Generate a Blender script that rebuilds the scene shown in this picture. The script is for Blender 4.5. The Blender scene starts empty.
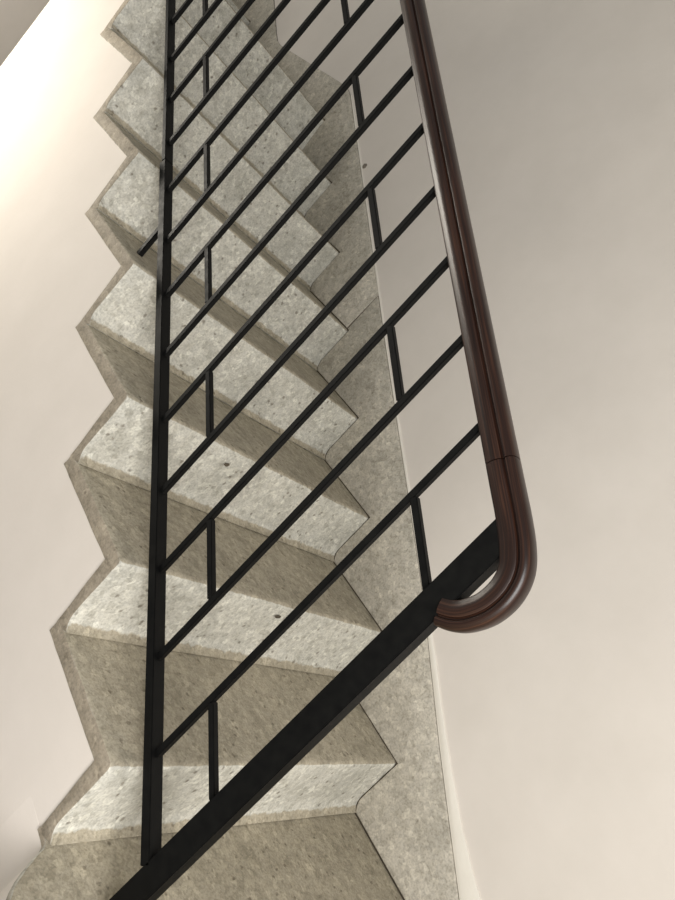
import bpy, bmesh, math, random
from mathutils import Vector, Matrix, noise
random.seed(7)
S = bpy.context.scene
COL = S.collection
T, H, W = 0.2874, 0.17, 0.932          # tread run, riser height, stair width
LEAN = 0.017
SL = H / T
YR = 0.061                              # plane of the railing

# ------------------------------------------------------------------ helpers
def link(name, bm, mat, parent=None, smooth=True, kind=None):
    me = bpy.data.meshes.new(name)
    bmesh.ops.recalc_face_normals(bm, faces=bm.faces)
    bm.to_mesh(me); bm.free()
    o = bpy.data.objects.new(name, me); COL.objects.link(o)
    me.materials.append(mat)
    if smooth:
        for p in me.polygons: p.use_smooth = True
        me.set_sharp_from_angle(angle=math.radians(38))
    if parent: o.parent = parent
    if kind: o['kind'] = kind
    return o

def empty(name, loc, label, cat):
    o = bpy.data.objects.new(name, None); COL.objects.link(o)
    o.location = loc; o['label'] = label; o['category'] = cat
    o.empty_display_size = .1
    return o

def attach(o, root):                   # parent while the mesh is in world coordinates
    o.parent = root
    o.matrix_parent_inverse = Matrix.Translation(-Vector(root.location))
    return o

def resample(poly, step):
    out = []
    n = len(poly)
    for i in range(n):
        a = Vector(poly[i]); b = Vector(poly[(i+1) % n])
        k = max(1, int(round((b-a).length/step)))
        for j in range(k): out.append(a.lerp(b, j/k))
    return out

def inset(poly, d):
    n = len(poly); out = []
    area = sum(poly[i].x*poly[(i+1) % n].y-poly[(i+1) % n].x*poly[i].y for i in range(n))
    sg = 1 if area > 0 else -1
    for i in range(n):
        t = (poly[(i+1) % n]-poly[i-1]); t.normalize()
        out.append(poly[i]+Vector((-t.y, t.x))*sg*d)
    return out

def prism(poly, y0, y1, bev=0.004, step=0.02, ny=30, jit=0.0, seed=0, jy=None):
    """closed (x,z) outline run from y0 to y1 with a softened, slightly worn near end"""
    P = resample(poly, step)
    ys = [(y0, bev), (y0+bev*.3, bev*.35), (y0+bev, 0)]
    ys += [(y0+bev+(y1-y0-bev)*i/ny, 0) for i in range(1, ny+1)]
    bm = bmesh.new(); rings = []
    for (y, ins) in ys:
        Q = inset(P, ins) if ins else P
        r = []
        for q in Q:
            v = Vector((q.x, y, q.y))
            if jit:
                w = noise.noise_vector(Vector((q.x*22+seed*3.1, y*9, q.y*22)))
                w2 = noise.noise_vector(Vector((q.x*70+seed*3.1, y*50, q.y*70)))
                d = w*jit+w2*jit*.45
                v.x += d.x; v.z += d.z
            r.append(bm.verts.new(v))
        rings.append(r)
    n = len(P)
    for a, b in zip(rings, rings[1:]):
        for i in range(n): bm.faces.new((a[i], a[(i+1) % n], b[(i+1) % n], b[i]))
    bm.faces.new(rings[0]); bm.faces.new(rings[-1])
    return bm

def box_bm(lo, hi, bev=0.0):
    bm = bmesh.new(); bmesh.ops.create_cube(bm, size=1)
    for v in bm.verts:
        v.co = Vector([(lo[i]+hi[i])/2+v.co[i]*(hi[i]-lo[i]) for i in range(3)])
    if bev: bmesh.ops.bevel(bm, geom=bm.edges[:], offset=bev, segments=2, affect='EDGES', profile=.6)
    return bm

def bar(a, b, w, d, bev=.0012):
    """square bar from a to b in the railing plane: w across (in x-z), d in y"""
    a = Vector(a); b = Vector(b); L = (b-a).length
    bm = bmesh.new(); bmesh.ops.create_cube(bm, size=1)
    for v in bm.verts: v.co = Vector((v.co.x*w, v.co.y*d, v.co.z*L))
    if bev: bmesh.ops.bevel(bm, geom=bm.edges[:], offset=bev, segments=2, affect='EDGES')
    z = (b-a).normalized(); y = Vector((0, 1, 0)); x = y.cross(z)
    M = Matrix((x, y, z)).transposed().to_4x4(); M.translation = (a+b)/2
    bmesh.ops.transform(bm, matrix=M, verts=bm.verts)
    return bm

# ---------------------------------------------------------------- materials
def nt(name):
    m = bpy.data.materials.new(name); m.use_nodes = True
    t = m.node_tree; return m, t, t.nodes['Principled BSDF']
def N(t, typ, **kw):
    n = t.nodes.new(typ)
    for k, v in kw.items():
        if k in n.inputs.keys(): n.inputs[k].default_value = v
        else: setattr(n, k, v)
    return n
def ramp(t, fac, stops):
    r = t.nodes.new('ShaderNodeValToRGB'); e = r.color_ramp.elements
    while len(e) < len(stops): e.new(.5)
    for i, (p, c) in enumerate(stops):
        e[i].position = p; e[i].color = (*c, 1) if len(c) == 3 else c
    t.links.new(fac, r.inputs[0]); return r.outputs[0]
def mix(t, fac, a, b, mode='MIX'):
    n = t.nodes.new('ShaderNodeMix'); n.data_type = 'RGBA'; n.blend_type = mode
    for s, v in ((n.inputs[0], fac), (n.inputs[6], a), (n.inputs[7], b)):
        if isinstance(v, (int, float)): s.default_value = v
        elif isinstance(v, tuple): s.default_value = (*v, 1)
        else: t.links.new(v, s)
    return n.outputs[2]
def objco(t):
    return t.nodes.new('ShaderNodeNewGeometry').outputs['Position']
def srgb(r, g, b):
    f = lambda c: (c/255/12.92) if c/255 <= .04045 else ((c/255+.055)/1.055)**2.4
    return (f(r), f(g), f(b))

def concrete(name, tread, riser, end, chips=1.0, cloud=1.0):
    """terrazzo-like cast concrete: worn aggregate on the walked-on faces, paler upright faces, raw dull ends"""
    m, t, p = nt(name)
    pos = objco(t); L = t.links
    big = N(t, 'ShaderNodeTexNoise', Scale=7.0, Detail=6.0, Roughness=.6); L.new(pos, big.inputs['Vector'])
    mid = N(t, 'ShaderNodeTexNoise', Scale=38.0, Detail=7.0, Roughness=.7); L.new(pos, mid.inputs['Vector'])
    fine = N(t, 'ShaderNodeTexNoise', Scale=190.0, Detail=3.0, Roughness=.6); L.new(pos, fine.inputs['Vector'])
    # warp coordinates so chips are irregular
    wv = N(t, 'ShaderNodeVectorMath', operation='SCALE'); wv.inputs[3].default_value = .02; L.new(mid.outputs['Color'], wv.inputs[0])
    wa = N(t, 'ShaderNodeVectorMath', operation='ADD'); L.new(pos, wa.inputs[0]); L.new(wv.outputs[0], wa.inputs[1])
    vo = N(t, 'ShaderNodeTexVoronoi', Scale=85.0, Randomness=1.0); L.new(wa.outputs[0], vo.inputs['Vector'])
    vd = N(t, 'ShaderNodeTexVoronoi', Scale=60.0, Randomness=1.0); L.new(wa.outputs[0], vd.inputs['Vector'])
    sep = N(t, 'ShaderNodeSeparateColor'); L.new(vo.outputs['Color'], sep.inputs[0])
    sep2 = N(t, 'ShaderNodeSeparateColor'); L.new(vd.outputs['Color'], sep2.inputs[0])
    g = t.nodes.new('ShaderNodeNewGeometry'); sx = N(t, 'ShaderNodeSeparateXYZ'); L.new(g.outputs['Normal'], sx.inputs[0])
    # wobble the wear border a little
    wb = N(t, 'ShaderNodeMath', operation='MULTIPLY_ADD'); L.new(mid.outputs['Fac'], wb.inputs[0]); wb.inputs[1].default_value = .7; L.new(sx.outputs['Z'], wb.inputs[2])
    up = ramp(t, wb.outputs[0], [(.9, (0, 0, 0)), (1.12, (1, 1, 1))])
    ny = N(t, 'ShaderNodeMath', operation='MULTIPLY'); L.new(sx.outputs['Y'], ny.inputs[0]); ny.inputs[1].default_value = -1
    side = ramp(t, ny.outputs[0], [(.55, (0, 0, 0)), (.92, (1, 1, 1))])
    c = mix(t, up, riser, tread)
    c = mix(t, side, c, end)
    # cloudy staining
    c = mix(t, 1.0, c, ramp(t, big.outputs['Fac'], [(.3, (.80, .80, .79)), (.5, (1, 1, 1)), (.72, (1.1, 1.1, 1.1))]), 'MULTIPLY')
    c = mix(t, cloud, c, ramp(t, mid.outputs['Fac'], [(.32, (.70, .69, .66)), (.5, (1, 1, 1)), (.68, (1.17, 1.17, 1.17))]), 'MULTIPLY')
    # pale stone chips, tinted chip by chip
    tint = ramp(t, sep.outputs[0], [(0, (.76, .75, .72)), (.35, (.98, .98, .98)), (.75, (1.0, .99, .97)), (1, (1.28, 1.28, 1.26))])
    c = mix(t, .75*chips, c, mix(t, 1.0, c, tint, 'MULTIPLY'))
    # small dark chips and pits
    near = ramp(t, vd.outputs['Distance'], [(.16, (1, 1, 1)), (.34, (0, 0, 0))])
    pick = ramp(t, sep2.outputs[1], [(.78, (0, 0, 0)), (.84, (1, 1, 1))])
    dk = mix(t, 1.0, near, pick, 'MULTIPLY')
    dkf = N(t, 'ShaderNodeMath', operation='MULTIPLY'); L.new(dk, dkf.inputs[0]); dkf.inputs[1].default_value = .62*chips
    c = mix(t, dkf.outputs[0], c, srgb(96, 86, 70))
    c = mix(t, 1.0, c, ramp(t, fine.outputs['Fac'], [(.3, (.74, .74, .73)), (.5, (1, 1, 1)), (.7, (1.15, 1.15, 1.15))]), 'MULTIPLY')
    L.new(c, p.inputs['Base Color'])
    p.inputs['Roughness'].default_value = .72
    p.inputs['Specular IOR Level'].default_value = .3
    ad = N(t, 'ShaderNodeMath', operation='ADD'); L.new(mid.outputs['Fac'], ad.inputs[0])
    s2 = N(t, 'ShaderNodeMath', operation='MULTIPLY'); L.new(fine.outputs['Fac'], s2.inputs[0]); s2.inputs[1].default_value = .25; L.new(s2.outputs[0], ad.inputs[1])
    s3 = N(t, 'ShaderNodeMath', operation='MULTIPLY_ADD'); L.new(dk, s3.inputs[0]); s3.inputs[1].default_value = -.5; L.new(ad.outputs[0], s3.inputs[2])
    b = N(t, 'ShaderNodeBump', Strength=.38, Distance=.006); L.new(s3.outputs[0], b.inputs['Height']); L.new(b.outputs[0], p.inputs['Normal'])
    return m

def plaster(name, col, bump=.12):
    m, t, p = nt(name); pos = objco(t); L = t.links
    n1 = N(t, 'ShaderNodeTexNoise', Scale=1.6, Detail=4.0, Roughness=.55); L.new(pos, n1.inputs['Vector'])
    n2 = N(t, 'ShaderNodeTexNoise', Scale=9.0, Detail=5.0, Roughness=.6); L.new(pos, n2.inputs['Vector'])
    n3 = N(t, 'ShaderNodeTexNoise', Scale=120.0, Detail=2.0); L.new(pos, n3.inputs['Vector'])
    c = mix(t, 1.0, col, ramp(t, n1.outputs['Fac'], [(.3, (.965, .96, .955)), (.7, (1.02, 1.02, 1.02))]), 'MULTIPLY')
    c = mix(t, 1.0, c, ramp(t, n2.outputs['Fac'], [(.3, (.975, .975, .97)), (.7, (1.015, 1.015, 1.015))]), 'MULTIPLY')
    L.new(c, p.inputs['Base Color']); p.inputs['Roughness'].default_value = .85
    p.inputs['Specular IOR Level'].default_value = .2
    a = N(t, 'ShaderNodeMath', operation='MULTIPLY_ADD'); L.new(n3.outputs['Fac'], a.inputs[0]); a.inputs[1].default_value = .12; L.new(n2.outputs['Fac'], a.inputs[2])
    b = N(t, 'ShaderNodeBump', Strength=bump, Distance=.01); L.new(a.outputs[0], b.inputs['Height']); L.new(b.outputs[0], p.inputs['Normal'])
    return m

def metal(name):
    m, t, p = nt(name); pos = objco(t); L = t.links
    n = N(t, 'ShaderNodeTexNoise', Scale=60.0, Detail=4.0); L.new(pos, n.inputs['Vector'])
    c = ramp(t, n.outputs['Fac'], [(.3, (.003, .003, .003)), (.7, (.0055, .0055, .005))])
    L.new(c, p.inputs['Base Color'])
    L.new(ramp(t, n.outputs['Fac'], [(.3, (.48,)*3), (.7, (.6,)*3)]), p.inputs['Roughness'])
    p.inputs['Specular IOR Level'].default_value = .12
    b = N(t, 'ShaderNodeBump', Strength=.08, Distance=.002); L.new(n.outputs['Fac'], b.inputs['Height']); L.new(b.outputs[0], p.inputs['Normal'])
    return m

def wood(name):
    m, t, p = nt(name); L = t.links
    co = t.nodes.new('ShaderNodeTexCoord')
    mp = N(t, 'ShaderNodeMapping'); L.new(co.outputs['UV'], mp.inputs[0]); mp.inputs['Scale'].default_value = (3.0, 55.0, 1)
    n = N(t, 'ShaderNodeTexNoise', Scale=1.6, Detail=8.0, Roughness=.65, Distortion=.6); L.new(mp.outputs[0], n.inputs['Vector'])
    n2 = N(t, 'ShaderNodeTexNoise', Scale=9.0, Detail=4.0); L.new(objco(t), n2.inputs['Vector'])
    c = ramp(t, n.outputs['Fac'], [(.25, srgb(17, 10, 8)), (.5, srgb(38, 22, 16)), (.75, srgb(80, 52, 37))])
    c = mix(t, 1.0, c, ramp(t, n2.outputs['Fac'], [(.3, (.75, .72, .7)), (.7, (1.15, 1.12, 1.1))]), 'MULTIPLY')
    L.new(c, p.inputs['Base Color'])
    L.new(ramp(t, n.outputs['Fac'], [(.2, (.28,)*3), (.8, (.42,)*3)]), p.inputs['Roughness'])
    p.inputs['Specular IOR Level'].default_value = .4
    b = N(t, 'ShaderNodeBump', Strength=.06, Distance=.002); L.new(n.outputs['Fac'], b.inputs['Height']); L.new(b.outputs[0], p.inputs['Normal'])
    return m

def plain(name, col, rough=.8):
    m, t, p = nt(name); pos = objco(t)
    n = N(t, 'ShaderNodeTexNoise', Scale=90.0, Detail=3.0); t.links.new(pos, n.inputs['Vector'])
    c = mix(t, 1.0, col, ramp(t, n.outputs['Fac'], [(.3, (.8,)*3), (.7, (1.15,)*3)]), 'MULTIPLY')
    t.links.new(c, p.inputs['Base Color']); p.inputs['Roughness'].default_value = rough
    return m

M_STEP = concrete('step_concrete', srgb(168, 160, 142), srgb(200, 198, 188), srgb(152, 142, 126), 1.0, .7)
M_SKIRT = concrete('skirting_concrete', srgb(184, 178, 165), srgb(184, 178, 165), srgb(184, 178, 165), 1.0, .6)
M_WALL = plaster('white_plaster', srgb(222, 214, 205))
M_FAR = plaster('off_white_plaster', srgb(216, 209, 200))
M_LIP = plaster('painted_lip', srgb(226, 221, 210), .35)
M_IRON = metal('black_painted_steel')
M_WOOD = wood('varnished_mahogany')
M_GAP = plain('dark_joint', srgb(84, 75, 62))
M_BLOB = plain('grey_mortar', srgb(120, 112, 100))

# ------------------------------------------------------------- staircase
KS = list(range(-6, 1)) + [-7]
stair = empty('staircase', (0.0, 0.0, -H), 'straight concrete staircase with sawtooth edge and pale risers, beside the white walls', 'staircase')

def arc(cx, cz, r, a0, a1, n):
    return [(cx+r*math.cos(math.radians(a0+(a1-a0)*i/n)), cz+r*math.sin(math.radians(a0+(a1-a0)*i/n))) for i in range(n+1)]

def step_pair(k, xb, x, z, name_seed, depth_back=None):
    """tread slab whose nosing is at (x, z) and the riser under it; xb = line where the riser above meets the tread"""
    TH = .033
    back = xb-.036
    # tread: back bottom -> front bottom -> nosing radius -> back top
    poly = [(back, z-TH), (x, z-TH), (x, z-.011)] + arc(x-.011, z-.011, .011, 0, 90, 4)[1:] + [(back, z)]
    tr = link('tread', prism(poly, 0, W, jit=.0011, seed=name_seed, bev=.005), M_STEP)
    attach(tr, stair)
    # riser, leaning out slightly, rounded under at its foot
    zt = z-TH; zb = z-H
    xo = x+LEAN
    c0 = x+.026
    poly = [(x-.036, zt+.010), (x-.036+LEAN, zb-.010), (x-.004, zb-.010), (x+.016, zb+.0002), (x+.021, zb+.0035)] + \
           [(c0-.0255*math.sin(math.radians(a)), zb+.034-.0305*math.cos(math.radians(a))) for a in (25, 45, 65, 85)] + [(x, zb+.045), (x, zt), (x-.0008, zt+.010)]
    rs = link('riser', prism(poly, 0.0005, W, jit=.0011, seed=name_seed, bev=.003), M_STEP)
    attach(rs, stair)

for k in range(-7, 1):
    xb = (k-1)*T+LEAN
    if k == -7: continue
    step_pair(k, xb, k*T, -k*H, k)
# second flight above the half landing
LZ = 7*H
X2 = -2.955
# the tread at landing level: only its front edge belongs to the flight
for j in range(0, 4):
    x = X2-j*T; z = LZ+(j+1)*H
    step_pair(0, x-T+LEAN, x, z, 20+j)
poly = [(-2.01-.05, LZ-.03), (-2.01, LZ-.03), (-2.01, LZ-.011)]+arc(-2.021, LZ-.011, .011, 0, 90, 5)[1:]+[(-2.06, LZ)]
attach(link('landing_nosing', prism(poly, 0, W, jit=.001, seed=31, bev=.005), M_STEP), stair)
zt = LZ-.03; zb = LZ-H; x = -2.01; xo = x+LEAN
poly = [(x-.036, zt), (x-.036+LEAN, zb+.001), (xo-.006, zb+.0005), (xo-.001, zb+.01), (xo, zb+.02), (xo-.004, zb+.06), (x, zt)]
attach(link('riser', prism(poly, 0.0005, W, jit=.001, seed=31, bev=.005), M_STEP), stair)

# chips knocked out of two risers
def chip(c, r, sq, seed):
    bm = bmesh.new(); bmesh.ops.create_icosphere(bm, subdivisions=2, radius=1)
    for v in bm.verts:
        d = 1+.35*noise.noise(v.co*1.7+Vector((seed, 0, 0)))
        v.co = Vector((v.co.x*.0012, v.co.y*r*d, v.co.z*r*sq*d))+Vector(c)
    o = link('chip_mark', bm, M_GAP); attach(o, stair)
chip((-.2865+.0035, .491, .137), .0095, .5, 1)
chip((-.5740+.0045, .329, .300), .0085, .6, 5)

# ---------------------------------------------------- plastered body (wall_left) under the flight
TH2 = .026
top = []
for k in range(0, -7, -1):                     # sawtooth just inside the slabs
    top.append((k*T+LEAN-.033+.004, -(k+1)*H-.024))
    top.append((k*T-.033+.004, -k*H-TH2))
XC = -2.232
top.append((-7*T+LEAN-.029+0.0, 6*H-.024)); top.append((-7*T-.029, LZ-TH2)); top.append((XC, LZ-TH2))
poly = [(XC, -2.2), (0.0, -2.2), (0.0, -H-.024)] + top
body = prism(poly, .005, .10, bev=.0015, step=.03, ny=2, jit=.0012)
wl = link('wall_left', body, M_WALL, kind='structure', smooth=False)

# ------------------------------------------------------- landings
# lower landing slab with the rounded corner of the stairwell
edge = [(-.019, .0), (0.0, .0), (.011, -.001), (.020, -.009), (.032, -.027), (.046, -.046), (.060, -.063), (.075, -.077), (.092, -.089), (.112, -.104), (.130, -.128), (.140, -.17), (.143, -.30), (.143, -2.4)]
def slab_xy(outline, z0, z1, r):
    bm = bmesh.new(); rings = []
    pts = [Vector(p) for p in outline]
    lv = [(z0, 0), (z1-r, 0), (z1-r*.62, r*.08), (z1-r*.3, r*.3), (z1-r*.08, r*.62), (z1, r)]
    I = lambda d: inset(pts, d)
    for (z, d) in lv:
        rings.append([bm.verts.new((q.x, q.y, z)) for q in (I(d) if d else pts)])
    n = len(pts)
    for a, b in zip(rings, rings[1:]):
        for i in range(n): bm.faces.new((a[i], a[(i+1) % n], b[(i+1) % n], b[i]))
    bm.faces.new(rings[0]); bm.faces.new(rings[-1])
    return bm
out = edge+[(2.6, -2.4), (2.6, W+.004), (-.019, W+.004)]
fl = link('floor', slab_xy(out, -H-.014, -H, .010), M_STEP, kind='structure')
out2 = [(-.16, .0052), (-.08, .0050), (-.03, .0046), (0.0, .0032), (.013, .0002)]+[(x+.001, y+.001) for x, y in edge[3:]]+[(2.6, -2.4), (2.6, W-.002), (-.16, W-.002)]
link('wall_front', slab_xy(out2, -2.2, -H-.013, .001), M_WALL, kind='structure')
# upper half landing
link('floor', box_bm((X2+.0175, 0.0, LZ-.12), (-2.0605, W, LZ), .003), M_STEP, kind='structure')

# ---------------------------------------------------- far wall, skirting
def wallbox(name, lo, hi, m):
    return link(name, box_bm(lo, hi), m, kind='structure', smooth=False)
wallbox('wall_right', (-4.6, W+.006, -2.2), (2.8, W+.16, 3.2), M_FAR)
wallbox('wall_back', (-4.75, -2.6, -2.2), (-4.6, W+.16, 3.2), M_FAR)

def line_z(x, off): return -SL*x+off
def skirt_piece(name, low, highpts, y0, y1, m, kind='structure', bev=.003):
    bm = bmesh.new(); poly = low+highpts
    P = [Vector(p) for p in poly]
    lv = [(y1, 0), (y0+bev, 0), (y0+bev*.3, bev*.4), (y0, bev)]
    rings = []
    for (y, d) in lv:
        rings.append([bm.verts.new((q.x, y, q.y)) for q in (inset(P, d) if d else P)])
    n = len(P)
    for a, b in zip(rings, rings[1:]):
        for i in range(n): bm.faces.new((a[i], a[(i+1) % n], b[(i+1) % n], b[i]))
    bm.faces.new(rings[0]); bm.faces.new(rings[-1])
    return link(name, bm, m, kind=kind)
G = .0032                                          # open joint between steps and skirting
def saw(k0, k1):
    """lower edge of the skirting following steps k0..k1 (downwards), left to right"""
    pts = []
    for k in range(k0, k1+1):
        x = k*T; z = -k*H
        pts += [(x+G, z+G), (x+G, z-H+.040), (x+G+.002, z-H+.026), (x+G+.009, z-H+.013), (x+G+.019, z-H+G)]
    return pts
top_pts = [(.45, -.125), (.321, -.049), (.181, .035), (.037, .122), (-.134, .231), (-.268, .317), (-.482, .441), (-.731, .583), (-1.0, .738)]
topB = [(-1.30, .915), (-1.523, 1.046), (-1.829, 1.225), (-1.99, 1.320), (-2.03, 1.338), (-2.09, 1.343), (-2.40, 1.343), (-2.62, 1.343), (-2.665, 1.352), (-2.72, 1.380), (-4.6, 1.380+1.88*SL)]
ys0 = W-.004
# piece by the lower steps
k_joint = -4
lower = [(k_joint*T-.01+G, -k_joint*H+G)] + saw(k_joint, 0) + [(2.6, -H+G), (2.6, -.125)]
lowtop = [p for p in top_pts]
skirt_piece('baseboard_right', lower, lowtop+[(k_joint*T-.004, line_z(k_joint*T, .148))], ys0, W+.0055, M_SKIRT)
saw2 = []
for j in range(4, -1, -1):
    x = X2-j*T; z = LZ+(j+1)*H
    saw2 += [(x+G, z+G), (x+LEAN+G, z-H+G)]
upper = saw2 + [(-2.3, LZ+G)] + saw(-7, k_joint-1) + [(k_joint*T-.014, -k_joint*H+G)]
skirt_piece('baseboard_right', upper, [(k_joint*T-.008, line_z(k_joint*T-.008, .148))]+topB, ys0, W+.0055, M_SKIRT)

skirt_piece('trim_2', [(x-.004, z-.006) for x, z in upper+lower], lowtop+topB, W+.001, W+.0056, M_GAP, bev=.0005)

# painted lip of plaster above the skirting, thicker towards the bottom of the flight
P0 = [(2.6, -.125)]+top_pts+topB[:4]
def wid(x):
    K = [(-9, .005), (-.75, .007), (-.12, .019), (.05, .026), (.20, .036), (.28, .046), (.36, .062), (9, .062)]
    for (a, u), (b, v) in zip(K, K[1:]):
        if a <= x <= b: return u+(v-u)*(x-a)/(b-a)
lo_ = [(x, z+.0008) for x, z in P0]
hi_ = []
for (a, b) in zip(P0, P0[1:]):
    n = max(1, int(abs(b[0]-a[0])/.03))
    for i in range(n):
        x = a[0]+(b[0]-a[0])*i/n; z = a[1]+(b[1]-a[1])*i/n
        hi_.append((x, z+wid(x)+.0035*noise.noise(Vector((x*13, 3, 0)))+.002*noise.noise(Vector((x*45, 1, 0)))))
hi_.append((P0[-1][0], P0[-1][1]+.008))
skirt_piece('trim_1', lo_, hi_[::-1], W+.0005, W+.0062, M_LIP, bev=.0015)

# small grey blob of mortar on the wall
bm = bmesh.new(); bmesh.ops.create_icosphere(bm, subdivisions=3, radius=1)
for v in bm.verts:
    d = 1+.3*noise.noise(v.co*1.5)
    v.co = Vector((v.co.x*.011*d-1.654, v.co.y*.003+W+.0065, v.co.z*.010*d+1.141))
o = link('mortar_spot', bm, M_BLOB); o['label'] = 'small grey dab of mortar stuck on the wall just above the concrete skirting'; o['category'] = 'mortar spot'

# ---------------------------------------------------------------- railing
rail = empty('stair_railing', (.15, YR, -H), 'black steel stair railing with slanting rows of square bars and a dark varnished wooden handrail', 'railing')
BW = .0118
Sp, X0 = .1316, .0058
ZB, ZT = .041, .790
def onl(x, off): return Vector((x, YR, -SL*x+off))
# balusters
for i in range(0, 16):
    x = X0-i*Sp
    attach(link('baluster', bar(onl(x, ZB-.001), onl(x, ZT), BW, BW), M_IRON), rail)
# short bars joining alternate pairs
B = .0125/2
for n in range(0, 8):
    if n == 0: xa, xb = X0, .136
    else: xa, xb = X0-2*n*Sp, X0-(2*n-1)*Sp
    for off in (.178, .6345):
        attach(link('cross_bar', bar(onl(xa+B*.8, off), onl(xb-B*.8, off), BW, BW), M_IRON), rail)
# bottom flat bar, in two lengths
xs = -1.13
attach(link('bottom_rail', bar(onl(.135, ZB-.011), onl(xs, ZB-.011), .019, .027), M_IRON), rail)
attach(link('bottom_rail', bar(onl(xs-.0005, ZB-.0075), onl(-2.02, ZB-.0075), .012, .027), M_IRON), rail)
# little foot standing on the fourth visible tread
attach(link('foot_bracket', bar((-.969, YR, 3*H-.001), (-.969, YR, SL*.969+ZB-.012), .013, .013), M_IRON), rail)
# newel: flat post from landing floor into the handrail
attach(link('newel_post', bar((.1550, YR, -H), (.1515, YR, .700), .043, .027, .0015), M_IRON), rail)
attach(link('newel_post', box_bm((-2.075, YR-.016, LZ), (-2.03, YR+.016, line_z(-2.05, ZT)), .0015), M_IRON), rail)

# handrail: moulded section swept along the slope and curled back to the post
sec = []                                             # (across y, up)
half = [(0, .0265), (.009, .0258), (.0155, .0230), (.0195, .0185), (.0205, .0135), (.0195, .0100), (.0155, .0082), (.0153, .0062), (.0195, .0042),
        (.0215, -.0005), (.0218, -.0080), (.0200, -.0150), (.0185, -.0175), (.0180, -.0200), (.0150, -.0240), (.0090, -.0255), (0, -.0258)]
half = [(a*.93, b*.87) for a, b in half]
sec = half+[(-a, b) for a, b in reversed(half[1:-1])]
def catmull(P, n):
    out = []
    for i in range(1, len(P)-2):
        p0, p1, p2, p3 = P[i-1:i+3]
        for j in range(n):
            t = j/n
            out.append(.5*((2*p1)+(-p0+p2)*t+(2*p0-5*p1+4*p2-p3)*t*t+(-p0+3*p1-3*p2+p3)*t**3))
    out.append(P[-2]); return out
def sweep(path, scale=1.0, caps=True):
    bm = bmesh.new(); uvl = bm.loops.layers.uv.new('UVMap'); rings = []; n = len(sec); ln = 0; us = []
    for i, c in enumerate(path):
        t = (path[min(i+1, len(path)-1)]-path[max(i-1, 0)]).normalized()
        # 'up' of the section: to the outside of the curl
        u = Vector((-t.z, 0, t.x))
        if i: ln += (c-path[i-1]).length
        us.append(ln)
        s = scale(i/(len(path)-1)) if callable(scale) else scale
        rings.append([bm.verts.new(c+Vector((0, a*s, 0))+u*b*s) for a, b in sec])
    for i in range(len(rings)-1):
        for j in range(n):
            f = bm.faces.new((rings[i][j], rings[i][(j+1) % n], rings[i+1][(j+1) % n], rings[i+1][j]))
            for l, uv in zip(f.loops, ((us[i], j/n), (us[i], (j+1)/n), (us[i+1], (j+1)/n), (us[i+1], j/n))): l[uvl].uv = uv
    if caps: bm.faces.new(rings[0]); bm.faces.new(rings[-1])
    return bm
HC = .7995                                           # handrail centre above nosing line at its foot
def hc(x): return Vector((x, YR, HC-.600*x-.0015))
J = .072
straight = [hc(-2.15+(J+2.15)*i/40) for i in range(41)]
attach(link('handrail', sweep(straight), M_WOOD), rail)
curl = [hc(J-.03), hc(J+.0012), hc(.11), hc(.142), Vector((.1750, YR, .6905)), Vector((.1980, YR, .668)), Vector((.2090, YR, .640)),
        Vector((.2085, YR, .609)), Vector((.1985, YR, .583)), Vector((.186, YR, .567)), Vector((.1675, YR, .5545)), Vector((.145, YR, .544))]
attach(link('handrail_curl', sweep(catmull(curl, 8), lambda s: 1.0-.10*max(0, s-.6)/.4), M_WOOD), rail)

# ---------------------------------------------------------------- lights
def area(name, loc, target, size, power, col, sy=None):
    l = bpy.data.lights.new(name, 'AREA'); l.energy = power; l.color = col; l.size = size
    if sy: l.shape = 'RECTANGLE'; l.size_y = sy
    o = bpy.data.objects.new(name, l); COL.objects.link(o); o.location = loc
    d = Vector(target)-Vector(loc); o.rotation_euler = d.to_track_quat('-Z', 'Y').to_euler()
    return o
area('landing_light', (1.75, -1.35, .98), (-.05, .45, .05), 1.35, 81, (1, .976, .955))
wlt = area('well_light', (-2.95, -.90, .35), (-1.9, .1, .40), .65, 17, (1, .935, .82)); wlt.data.spread = math.radians(105)
area('back_wall_fill', (-3.3, -1.2, 1.3), (-4.6, .3, 1.0), .5, 17, (1, .96, .9))  # added fill with no known source, brightens the back wall beyond the corner
w = bpy.data.worlds.new('world'); S.world = w; w.use_nodes = True
w.node_tree.nodes['Background'].inputs[0].default_value = (.94, .95, .92, 1)
w.node_tree.nodes['Background'].inputs[1].default_value = .29

# ---------------------------------------------------------------- camera
cam = bpy.data.cameras.new('camera'); co = bpy.data.objects.new('camera', cam); COL.objects.link(co)
R = [[0.5006434, 0.537686, 0.6784173], [0.6178865, 0.3269219, -0.7150792], [-0.6062775, 0.7771846, -0.1685577]]
m = Matrix(((R[0][0], -R[1][0], -R[2][0]), (R[0][1], -R[1][1], -R[2][1]), (R[0][2], -R[1][2], -R[2][2]))).to_4x4()
m.translation = (.563577, -.86046, .783052)
co.matrix_world = m
cam.sensor_fit = 'VERTICAL'; cam.sensor_height = 24; cam.lens = 733.44/900*24
cam.clip_start = .02
S.camera = co
S.view_settings.view_transform = 'Standard'; S.view_settings.look = 'None'
S.view_settings.exposure = 0; S.view_settings.gamma = 1
try: S.view_settings.use_curve_mapping = False
except Exception: pass
